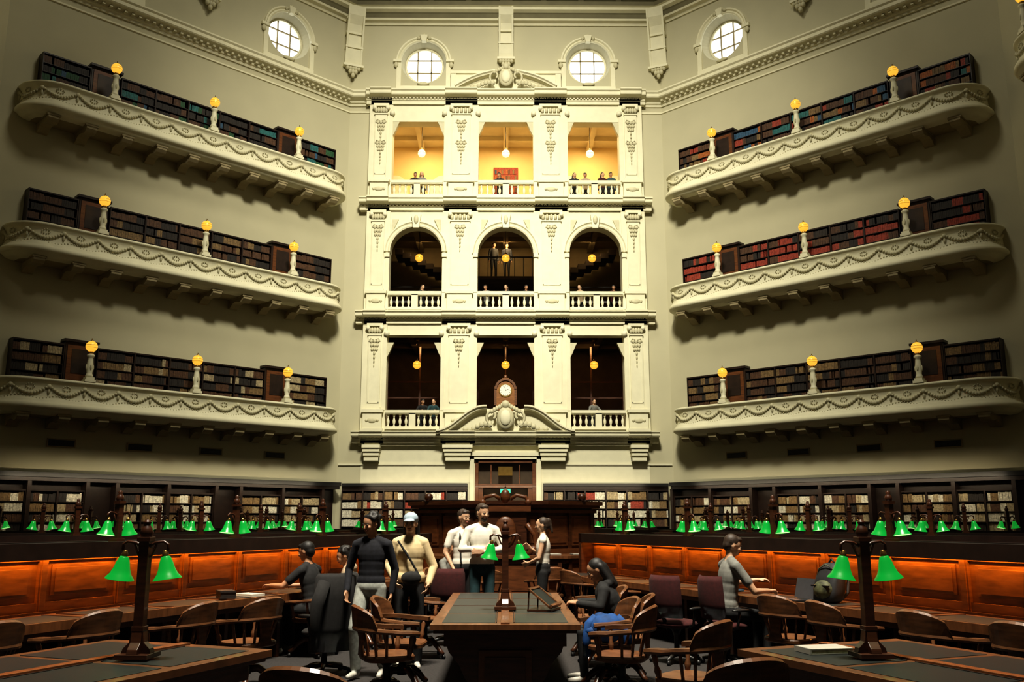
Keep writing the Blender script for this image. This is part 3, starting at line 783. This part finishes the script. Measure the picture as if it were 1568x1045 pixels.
def office_chair(x,y,rot,m,name='office_swivel_chair'):
    b=B()
    for k in range(5):
        a=2*pi*k/5; c,s_=math.cos(a),math.sin(a)
        b.tube([(0,0,.1),(.15*c,.15*s_,.09),(.3*c,.3*s_,.06)],[.03,.025,.02],BLACK,6)
        b.lathe((.3*c-.015*s_,.3*s_+.015*c,.03),[(.03,-.015),(.03,.015)],BLACK,10,(-s_,c,0))
    b.lathe((0,0,0),[(.035,.1),(.03,.3),(.06,.38),(.14,.40)],BLACK,10)
    b.ball((0,0,.45),(.26,.26,.06),m,18,8)
    fr=[]
    for k in range(11):
        a=pi*1.2+pi*.6*k/10
        fr.append(((.27*math.cos(a),.02+.27*math.sin(a),.5),(math.cos(a),math.sin(a),0),(0,-.08,1)))
    b.sweep(fr,[(-.03,.05),(.02,.03),(.035,.2),(.03,.45),(0,.52),(-.03,.5),(-.04,.25)],m,True,True)
    b.cyl((0,-.15,.4),(0,-.27,.6),.025,.025,BLACK,8)
    for s_ in(-1,1):
        b.tube([(s_*.2,-.05,.42),(s_*.3,-.05,.45),(s_*.31,-.02,.62)],.018,BLACK,6); b.ball((s_*.31,.0,.64),(.035,.13,.02),BLACK,10,6)
    return b.obj(name,T(x,y,0,math.radians(rot)))
REDF=mat('maroon_fabric',(.05,.006,.006),.95,30,.2)
BLKF=mat('black_fabric',(.012,.011,.011),.9,30,.2)
office_chair(2.05,11.4,-50,REDF); office_chair(2.60,11.2,-68,REDF); office_chair(-.75,13.0,-10,REDF); office_chair(-2.0,10.6,60,BLKF)
b=B()
fr=[]
for k in range(17):
    a=pi*1.08+pi*.84*k/16; w=1+.06*math.sin(k*1.7)
    fr.append(((.33*w*math.cos(a),.02+.33*w*math.sin(a),.2),(math.cos(a),math.sin(a),0),(0,-.06,1)))
b.sweep(fr,[(.03,.05),(.04,.3),(.02,.6),(0,.83),(-.06,.87),(-.12,.82),(-.12,.6),(-.05,.55),(-.02,.3)],BLKF,True,True)
for s_ in(-1,1): b.tube([(s_*.27,-.2,.98),(s_*.38,-.2,.75),(s_*.37,-.18,.5),(s_*.34,-.15,.3)],[.07,.075,.06,.05],BLKF,10)
b.obj('draped_black_jacket',T(-2.0,10.6,.02,math.radians(60)))
# ------------------------------------------------------------------ desk clutter
b=B(); GREY=mat('laptop_grey',(.10,.10,.11),.4,10,.1,metal=.4)
b.box(-.17,.17,-.12,.12,0,.015,GREY); b.box(-.14,.14,-.03,.09,.015,.018,BLACK)
b.M=Matrix.Translation((0,.12,.012))@Matrix.Rotation(math.radians(-15),4,'X'); b.box(-.17,.17,-.008,.0,0,.23,GREY); b.M=None
b.obj('open_laptop',T(3.35,10.9,.762,math.radians(-70)))
BPK=mat('black_nylon',(.02,.02,.022),.6,20,.2); BPG=mat('camo_nylon',(.14,.15,.07),.7,12,.5)
b=B()
rings=[(.0,.13,.08),(.03,.165,.11),(.12,.17,.12),(.26,.165,.11),(.36,.14,.085),(.41,.10,.06),(.425,.05,.03)]
n=18; vs=[]
for zz,rx,ry in rings:
    for k in range(n):
        a=2*pi*k/n;c,s_=math.cos(a),math.sin(a); vs.append((rx*math.copysign(abs(c)**.6,c),ry*math.copysign(abs(s_)**.6,s_)+zz*.25,zz))
fs=[(j*n+k,j*n+(k+1)%n,(j+1)*n+(k+1)%n,(j+1)*n+k) for j in range(len(rings)-1) for k in range(n)]+[tuple(range(n))[::-1],tuple((len(rings)-1)*n+k for k in range(n))]
b.add(vs,fs,BPK,True)
b.ball((0,-.06,.13),(.13,.08,.11),BPG,14,8); b.box(-.12,.12,-.125,-.10,.17,.185,IRON)
b.tube([(-.14,-.02,.2),(-.1,.0,.36),(0,.0,.41),(.1,.0,.36),(.14,-.02,.2)],.008,BPG,6)
for s_ in(-1,1): b.tube([(s_*.08,.16,.38),(s_*.11,.24,.3),(s_*.11,.21,.1),(s_*.09,.12,.03)],.018,BPK,6)
b.tube([(-.04,.1,.42),(0,.1,.47),(.04,.1,.42)],.01,BPK,6)
b.obj('backpack',T(3.62,10.6,.762,math.radians(-60)))
paperstack('paper_stack',-2.75,12.95,.762,.3); paperstack('paper_stack',-3.1,11.5,.762,1.0); paperstack('folder_stack',2.9,12.2,.762,.7,m=BKC['blue']); paperstack('book_pile',-3.3,11.2,.762,.5,.18,.25,.09,BKC['dark'])
BLUE=mat('blue_jacket_cloth',(.006,.07,.26),.8,10,.3)
# ------------------------------------------------------------------ people
def capsule(b,p1,p2,r1,r2,m):
    b.ball(p1,r1,m,14,9); b.ball(p2,r2,m,14,9)
    if (Vector(p2)-Vector(p1)).length>1e-4: b.cyl(p1,p2,r1,r2,m,14)
def V(*a): return Vector(a)
def person(name,loc,rot,J,o,voxel=.011,scale=1.0,yaw=0,pitch=0):
    pr=[]
    def cap(p1,p2,r1,r2,m): pr.append(('c',Vector(p1),Vector(p2),r1,r2,m))
    def ell(c,r,m,R=None): pr.append(('e',Vector(c),r,R or Matrix.Identity(3),m))
    g=lambda k,d: Vector(J.get(k,d))
    Pv=g('P',(0,0,.94)); N=g('N',(0,.01,1.45))
    ty=J.get('tyaw',0); rt=Matrix.Rotation(ty,3,'Z')
    ax=(N-Pv).normalized(); X=rt@V(1,0,0); X=(X-ax*X.dot(ax)).normalized(); Y=ax.cross(X)
    RT=Matrix((X,Y,ax)).transposed()
    fem=o.get('fem',False); sw=.155 if fem else .178
    top,bot,skin,hair,shoe=o['top'],o['bottom'],o['skin'],o['hair'],o.get('shoe',WHITE)
    L=(N-Pv).length
    bulk=o.get('bulk',1.0)
    ell(Pv+ax*L*.68,(.165*bulk*(.9 if fem else 1),.112*bulk,.20),top,RT)
    ell(Pv+ax*L*.48,(.152*bulk*(.9 if fem else 1),.106*bulk,.20),top,RT)
    ell(Pv+ax*L*.30,(.148*bulk*(.92 if fem else 1),.104*bulk,.18),top,RT)
    ell(Pv+ax*L*.12,(.160*bulk,.113*bulk,.12),top if o.get('longtop',True) else bot,RT)
    ell(Pv,(.168,.118,.12),bot,RT)
    SL=N+X*sw-ax*.055; SR=N-X*sw-ax*.055
    cap(N+X*.05-ax*.005,SL,.055,.058*bulk,top); cap(N-X*.05-ax*.005,SR,.055,.058*bulk,top); cap(SR,SL,.056,.056,top)
    headp=N+V(0,-.015,.085)+J.get('hoff',V(0,0,0))
    cap(N-ax*.03,headp+V(0,0,.02),.056,.050,skin)
    if o.get('hood'): ell(N+Y*.07-ax*.01,(.13,.07,.07),top,RT)
    Rh=Matrix.Rotation(ty+yaw,3,'Z')@Matrix.Rotation(pitch,3,'X')
    H=lambda x,y,z: headp+Rh@V(x,y,z)
    ell(H(0,.0,.105),(.072,.090,.092),skin,Rh); ell(H(0,-.03,.04),(.053,.058,.060),skin,Rh); cap(H(0,-.06,.015),H(0,-.075,.012),.026,.018,skin)
    cap(H(0,-.086,.092),H(0,-.102,.064),.009,.014,skin)
    for s_ in(-1,1): ell(H(s_*.075,.005,.08),(.012,.02,.032),skin,Rh); ell(H(s_*.035,-.068,.065),(.024,.022,.024),skin,Rh)
    hs=o.get('style','short')
    ell(H(0,.028,.128),(.082,.092,.085),hair,Rh); ell(H(0,.055,.08),(.072,.06,.075),hair,Rh)
    if hs=='curly':
        for k in range(26):
            a=random.uniform(0,2*pi); t=random.uniform(0,1.5)
            ell(H(.08*math.sin(t)*math.cos(a),.035+.085*math.sin(t)*math.sin(a),.13+.075*math.cos(t)),(.028,.028,.028),hair)
    elif hs=='long':
        cap(H(.05,.06,.1),H(.07,.07,-.1),.045,.04,hair); cap(H(-.05,.06,.1),H(-.07,.07,-.1),.045,.04,hair); cap(H(0,.08,.08),H(0,.09,-.14),.06,.045,hair)
    elif hs=='pony':
        ell(H(0,.11,.15),(.04,.04,.04),hair,Rh); cap(H(0,.12,.15),H(0,.15,-.03),.034,.018,hair)
    elif hs=='short':
        ell(H(0,-.035,.168),(.062,.045,.035),hair,Rh)
    if o.get('cap'):
        ell(H(0,.015,.145),(.09,.102,.078),o['cap'],Rh); ell(H(0,-.11,.135),(.07,.065,.013),o['cap'],Rh)
    if o.get('beard'): ell(H(0,-.052,.022),(.05,.045,.038),o['beard'],Rh)
    for sd,S_,sx in(('L',SL,1),('R',SR,-1)):
        E=g('E'+sd,S_+V(sx*.05,.03,-.29)); W=g('W'+sd,E+V(sx*.01,-.07,-.25))
        sl=o.get('sleeve','long')
        if sl=='long': cap(S_,E,.056*bulk,.045*bulk,top); cap(E,E.lerp(W,.93),.045*bulk,.034*bulk,top); cap(E.lerp(W,.93),W,.027,.024,skin)
        elif sl=='short': m_=S_.lerp(E,.62); cap(S_,m_,.058,.056,top); cap(m_,E,.043,.037,skin); cap(E,W,.037,.024,skin)
        else: cap(S_,E,.044,.034,skin); cap(E,W,.034,.022,skin)
        d=(W-E).normalized(); d=Vector(J.get('d'+sd,d)).normalized()
        n=Vector(J.get('n'+sd,(-sx,-.2,0))); n=(n-d*n.dot(d)).normalized(); l=d.cross(n)
        if l.y>0 and 'l'+sd not in J: l=-l
        if J.get('l'+sd): l=-l if l.dot(Vector(J['l'+sd]))<0 else l
        for i in range(4):
            off=(i-1.5)*.021
            base=W+d*.085-l*off; cap(W+d*.01-l*off*.6,base,.016,.013,skin)
            ln=(.074,.082,.076,.06)[i]; cu=J.get('curl',.5)+.08*i
            d1=(d*math.cos(cu*.6)+n*math.sin(cu*.6)-l*(i-1.5)*.10).normalized(); d2=(d*math.cos(cu*1.7)+n*math.sin(cu*1.7)-l*(i-1.5)*.06).normalized()
            k1=base+d1*ln*.5; cap(base,k1,.0105,.0095,skin); cap(k1,k1+d2*ln*.48,.0095,.0075,skin)
        tb=W+d*.03+l*.03; t1=tb+(d*.6+l*.7+n*.25).normalized()*.04; cap(W+d*.015+l*.015,tb,.016,.014,skin); cap(tb,t1,.0125,.011,skin); cap(t1,t1+(d+n*.35+l*.1).normalized()*.032,.011,.008,skin)
    for sd,sx in(('L',1),('R',-1)):
        Hp=Pv+X*sx*.088-V(0,0,.02); K=g('K'+sd,Hp+V(sx*.01,-.02,-.43)); Ak=g('A'+sd,K+V(0,.04,-.42))
        lo=o.get('loose',0)
        cap(Hp,K,.088,.06+lo,bot); cap(K,Ak,.058+lo,.045+lo,bot)
        fd=Vector(J.get('f'+sd,(sx*.15,-1,0))).normalized()
        cap(Ak-V(0,0,.03),Ak-fd*.03-V(0,0,.045),.04,.036,shoe); cap(Ak-fd*.03-V(0,0,.05),Ak+fd*.10-V(0,0,.055),.036,.034,shoe); cap(Ak+fd*.08-V(0,0,.055),Ak+fd*.17-V(0,0,.06),.036,.027,shoe)
    for e in o.get('extra',[]):
        if e[0]=='cap': cap(*e[1:])
        else: ell(*e[1:])
    b=B(); mats=[]
    for p in pr:
        if p[-1] not in mats: mats.append(p[-1])
        if p[0]=='c': capsule(b,p[1],p[2],p[3],p[4],p[5])
        else: b.ball(p[1],p[2],p[4],18,12,p[3])
    me=b.mesh('tmp'); tmp=bpy.data.objects.new('tmp',me); COL.objects.link(tmp)
    rm=tmp.modifiers.new('r','REMESH'); rm.mode='VOXEL'; rm.voxel_size=voxel
    sm=tmp.modifiers.new('s','SMOOTH'); sm.factor=.5; sm.iterations=3
    dg=bpy.context.evaluated_depsgraph_get(); dg.update()
    new=bpy.data.meshes.new_from_object(tmp.evaluated_get(dg)); bpy.data.objects.remove(tmp)
    new.materials.clear()
    for m in mats: new.materials.append(m)
    nf=len(new.polygons); c=np.zeros(nf*3); new.polygons.foreach_get('center',c); c=c.reshape(-1,3)
    best=np.full(nf,1e9); idx=np.zeros(nf,dtype=np.int32)
    for p in pr:
        if p[0]=='c':
            a=np.array(p[1]);d=np.array(p[2])-a; L2=max(d@d,1e-9); t=np.clip(((c-a)@d)/L2,0,1)
            dist=np.linalg.norm(c-a-t[:,None]*d,axis=1)-(p[3]+(p[4]-p[3])*t)
        else:
            Rm=np.array(p[3]); q=(c-np.array(p[1]))@Rm/np.array(p[2]); nn=np.linalg.norm(q,axis=1)
            gr=np.linalg.norm(q/np.array(p[2]),axis=1)+1e-9; dist=nn*(nn-1)/gr
        k=dist<best; best[k]=dist[k]; idx[k]=mats.index(p[-1])
    new.polygons.foreach_set('material_index',idx); new.polygons.foreach_set('use_smooth',np.ones(nf,dtype=bool)); new.update()
    new.name=name
    ob=place(name,new,T(*loc,math.radians(rot))@Matrix.Scale(scale,4))
    b=B()
    for s_ in(-1,1):
        b.ball(H(s_*.031,-.080,.093),(.013,.008,.008),EYEW,8,6,Rh); b.ball(H(s_*.031,-.087,.093),(.006,.004,.006),BLACK,8,6,Rh)
        b.tube([H(s_*.014,-.091,.110),H(s_*.032,-.090,.115),H(s_*.05,-.078,.110)],.004,hair,5)
    b.tube([H(-.022,-.086,.035),H(0,-.095,.036),H(.022,-.086,.035)],.006,LIP,6)
    b.obj('face_features',None,ob)
    return ob
EYEW=mat('eye_white',(.45,.43,.38),.3,5,.02); LIP=mat('lip',(.38,.13,.09),.5,5,.05)
SK1=mat('skin_tan',(.42,.22,.12),.55,8,.08); SK2=mat('skin_light',(.56,.34,.21),.55,8,.06)
HB=mat('hair_black',(.010,.008,.007),.6,40,.3); HBR=mat('hair_brown',(.05,.03,.018),.6,40,.3)
NAVY=mat('navy_sweater',(.010,.011,.018),.9,25,.3,bump=.3); JEAN=mat('light_denim',(.40,.42,.38),.85,18,.2,bump=.4); CRM=mat('cream_jacket',(.66,.52,.30),.8,9,.14,bump=.5)
BLKC=mat('black_cloth',(.012,.012,.013),.85,20,.3); WHT=mat('white_shirt',(.70,.67,.58),.8,9,.10,bump=.4); TEAL=mat('dark_teal_trousers',(.02,.06,.07),.85,20,.2)
GRYC=mat('grey_tshirt',(.20,.20,.18),.85,20,.15); SNK=mat('sneaker_white',(.5,.48,.42),.6,15,.1); BEIGE=mat('beige_hoodie',(.40,.31,.20),.85,15,.12); DENC=mat('cap_denim',(.32,.40,.46),.8,20,.1)
person('walking_man_in_navy_sweater',(-1.47,10.35,0),-12,dict(P=(0,0,.95),KR=(-.11,-.16,.52),AR=(-.11,-.10,.105),KL=(.09,.0,.50),AL=(.10,.16,.12),fL=(.1,-1,-.25),fR=(-.1,-1,0),
   ER=(-.27,.03,1.13),WR=(-.24,-.10,.90),EL=(.25,.07,1.13),WL=(.23,.02,.87)),dict(top=NAVY,bottom=JEAN,skin=SK1,hair=HB,shoe=SNK,style='curly',loose=.012),.0085,1.0,-.5,.25)
person('woman_in_cream_jacket_and_cap',(-1.13,11.15,0),5,dict(ER=(-.26,.02,1.15),WR=(-.17,-.16,.98),EL=(.28,.0,1.12),WL=(.22,-.12,.93)),
   dict(top=CRM,bottom=BLKC,skin=SK2,hair=HB,shoe=SNK,style='long',cap=DENC,bulk=1.18,loose=.02,hood=True,fem=True,
   extra=[('ell',(.02,-.17,1.0),(.12,.05,.08),BLKC),('cap',(-.14,-.11,1.42),(.0,-.165,1.22),.014,.014,BLKC),('cap',(.0,-.165,1.22),(.10,-.165,1.05),.014,.014,BLKC)]),.0085,1.0,-.15,.1)
person('man_in_white_shirt_with_braces',(-.63,14.0,0),25,dict(EL=(.26,-.02,1.14),WL=(.12,-.2,1.06),ER=(-.27,.0,1.14),WR=(-.2,-.14,.92)),
   dict(top=WHT,bottom=BLKC,skin=SK2,hair=HBR,shoe=BLACK,sleeve='short',extra=[('cap',(-.09,-.10,1.40),(-.08,-.125,1.0),.013,.013,BLKC),('cap',(.09,-.10,1.40),(.08,-.125,1.0),.013,.013,BLKC)]),.011,1.05,.3,.1)
person('man_in_white_shirt_arms_folded',(-.33,13.3,0),12,dict(ER=(-.28,-.04,1.16),WR=(.0,-.19,1.17),EL=(.28,-.04,1.16),WL=(-.02,-.2,1.13),dR=(1,.05,.1),dL=(-1,.05,.05),nR=(0,1,0),nL=(0,1,0)),
   dict(top=WHT,bottom=TEAL,skin=SK2,hair=HBR,shoe=BLACK,style='short',bulk=1.04,beard=HBR),.011,1.09,.35,.15)
person('woman_in_white_top',(.56,14.0,0),-95,dict(ER=(-.22,.0,1.14),WR=(-.1,-.2,1.28),EL=(.2,-.05,1.14),WL=(.06,-.22,1.06),tyaw=0),
   dict(top=WHT,bottom=BLKC,skin=SK2,hair=HBR,style='pony',sleeve='none',fem=True,longtop=False,shoe=SNK),.011,.98,.1,.1)
def seat(**k):
    d=dict(seat=True,P=(0,0,.56),N=(0,-.10,1.05),KL=(.12,-.42,.52),KR=(-.12,-.42,.52),AL=(.13,-.40,.10),AR=(-.13,-.40,.10),EL=(.26,-.22,.80),ER=(-.26,-.22,.80),WL=(.14,-.44,.80),WR=(-.14,-.44,.80),nL=(0,0,-1),nR=(0,0,-1),lL=(-1,0,0),lR=(1,0,0))
    d.update(k); return d
def face(dx,dy): return math.degrees(math.atan2(dx,-dy))
fl=face(-.924,.383); fr_=face(.924,.383)
person('seated_reader_in_black_tshirt',(-2.42,12.0,0),fl,seat(EL=(.30,-.25,.82),WL=(.22,-.48,.82)),dict(top=BLKC,bottom=BLKC,skin=SK1,hair=HB,sleeve='short',shoe=SNK),.011,1.04,.1,.3)
chair(-2.40,11.98,fl+180)
person('seated_reader_in_beige_hoodie',(-1.98,12.75,0),fl+25,seat(N=(0,-.16,1.02)),dict(top=BEIGE,bottom=BLKC,skin=SK1,hair=HB,style='curly',hood=True,shoe=SNK,bulk=1.08),.011,1.0,.2,.4)
chair(-1.96,12.75,fl+25+180)
person('seated_reader_in_grey_shirt',(-1.0,15.3,0),60,seat(EL=(.22,-.25,.86),WL=(.08,-.22,1.06),ER=(-.25,-.2,.82)),dict(top=GRYC,bottom=BLKC,skin=SK1,hair=HBR,sleeve='short',shoe=BLACK),.012,1.0,0,.1)
chair(-1.0,15.3,240)
person('seated_reader_in_black_jacket',(1.22,10.0,0),face(-1,.1),seat(N=(0,-.20,1.0),WL=(.12,-.46,.82),WR=(-.14,-.46,.82)),dict(top=BLKC,bottom=BLKC,skin=SK1,hair=HB,style='long',bulk=1.15,hood=True,shoe=SNK),.010,.98,.1,.55)
chair(1.25,10.0,face(-1,.1)+180)
person('seated_man_in_grey_tshirt',(2.62,11.2,0),fr_-12,seat(P=(0,0,.58),N=(0,-.06,1.12),EL=(.24,-.2,.86),WL=(.10,-.42,.90)),dict(top=GRYC,bottom=BLKC,skin=SK2,hair=HBR,sleeve='short',shoe=BLACK),.010,1.06,-.2,.35)
b=B()
b.ball((0,0,.14),(.19,.14,.14),BLUE,16,10)
for k in range(11): b.ball((random.uniform(-.16,.16),random.uniform(-.1,.1),random.uniform(.08,.26)),(random.uniform(.05,.09),.07,random.uniform(.04,.08)),BLUE,10,6)
for s_ in(-1,1): b.tube([(s_*.1,0,.24),(s_*.17,-.02,.18),(s_*.2,-.05,.05),(s_*.2,-.05,-.12)],[.05,.05,.045,.04],BLUE,8)
b.obj('blue_jacket_bundle',T(1.0,9.42,.47))
chair(1.02,9.48,100)
tops=[BLKC,GRYC,NAVY,BLKC,BEIGE,REDF,TEAL]
def visitor(x,z,y,kind,rot,i):
    if kind==0: J=dict(P=(0,.10,.92),N=(0,-.16,1.34),EL=(.28,-.30,1.08),WL=(.10,-.42,1.10),ER=(-.28,-.30,1.08),WR=(-.10,-.42,1.10))
    else: J=dict()
    person('gallery_visitor',(x,CY+A+y,z),rot,J,dict(top=tops[i%len(tops)],bottom=BLKC,skin=[SK1,SK2][i%2],hair=[HB,HBR][i%2],shoe=BLACK,style=['short','long'][i%2]),.022,.97,random.uniform(-.5,.5),.2)
i=0
for x,li,k in[(-3.95,2,0),(-3.65,2,1),(-.25,2,0),(2.95,2,0),(3.45,2,0),(4.2,2,1),(4.55,2,1),
             (-3.55,1,0),(-.80,1,0),(0.0,1,0),(.85,1,0),(3.15,1,0),(4.5,1,0),(-3.0,0,0),(-3.4,0,0),(3.6,0,0)]:
    visitor(x,GF[li],.50 if k==0 else .55,k,random.uniform(-20,20),i); i+=1
visitor(-.55,12.5,3.3,1,20,0); visitor(.05,12.5,3.4,1,-10,2)
# ------------------------------------------------------------------ lights
def area(name,loc,target,size,e,col,sy=None,spread=None):
    ld=bpy.data.lights.new(name,'AREA'); ld.energy=e; ld.color=col; ld.size=size
    if sy: ld.shape='RECTANGLE'; ld.size_y=sy
    else: ld.shape='DISK'
    if spread: ld.spread=math.radians(spread)
    o=bpy.data.objects.new(name,ld); COL.objects.link(o); o.location=loc
    o.rotation_euler=(Vector(target)-Vector(loc)).to_track_quat('-Z','Y').to_euler(); return o
area('facade_fill_light',(0,CY,31.5),(0,CY+4,0),5,1500,(1,.95,.77))
area('facade_fill_light',(0,CY-9,27.5),(0,37,9.5),4,1900,(1,.95,.77),3,66)  # added narrow spot to brighten the facade over the side walls, no skylight
area('facade_fill_light',(0,CY-16,26),(0,12.5,0),4,1400,(1,.92,.76),3,50)  # added overhead fill for the fronts of the people, no skylight
for cx in(-3.75,0,3.75):
    area('upper_gallery_ceiling_light',(cx,CY+A+2.4,19.0),(cx,CY+A+3.0,15),1.6,150,(1,.76,.38))
    area('middle_gallery_ceiling_light',(cx,CY+A+3.0,14.1),(cx,CY+A+4.6,11),.8,20 if cx else 50,(1,.70,.33))
    area('lower_gallery_ceiling_light',(cx,CY+A+2.0,9.15),(cx,CY+A+3.5,6),.6,24,(1,.55,.2))
for nm,phi in walls.items():
    M=WM(phi)
    ld=bpy.data.lights.new('bookcase_light','AREA'); ld.shape='RECTANGLE'; ld.size=11; ld.size_y=.05; ld.energy=60; ld.color=(1,.84,.58)
    lo=bpy.data.objects.new('bookcase_light',ld); COL.objects.link(lo); lo.matrix_basis=M@Matrix.Translation((0,-1.1,3.05))@Matrix.Rotation(math.radians(40),4,'X')
w=bpy.data.worlds.new('World'); SC.world=w; w.use_nodes=True
w.node_tree.nodes['Background'].inputs[0].default_value=(.9,.85,.6,1); w.node_tree.nodes['Background'].inputs[1].default_value=.03
# ------------------------------------------------------------------ camera
cd=bpy.data.cameras.new('camera'); cd.sensor_width=36; cd.lens=36*1400/1568; cd.clip_end=200
co=bpy.data.objects.new('camera',cd); COL.objects.link(co); co.location=(0,0,1.65)
co.rotation_euler=(math.radians(90+11.16),0,math.radians(-.41)); SC.camera=co
SC.view_settings.view_transform='Standard'
SC.view_settings.look='Medium High Contrast'
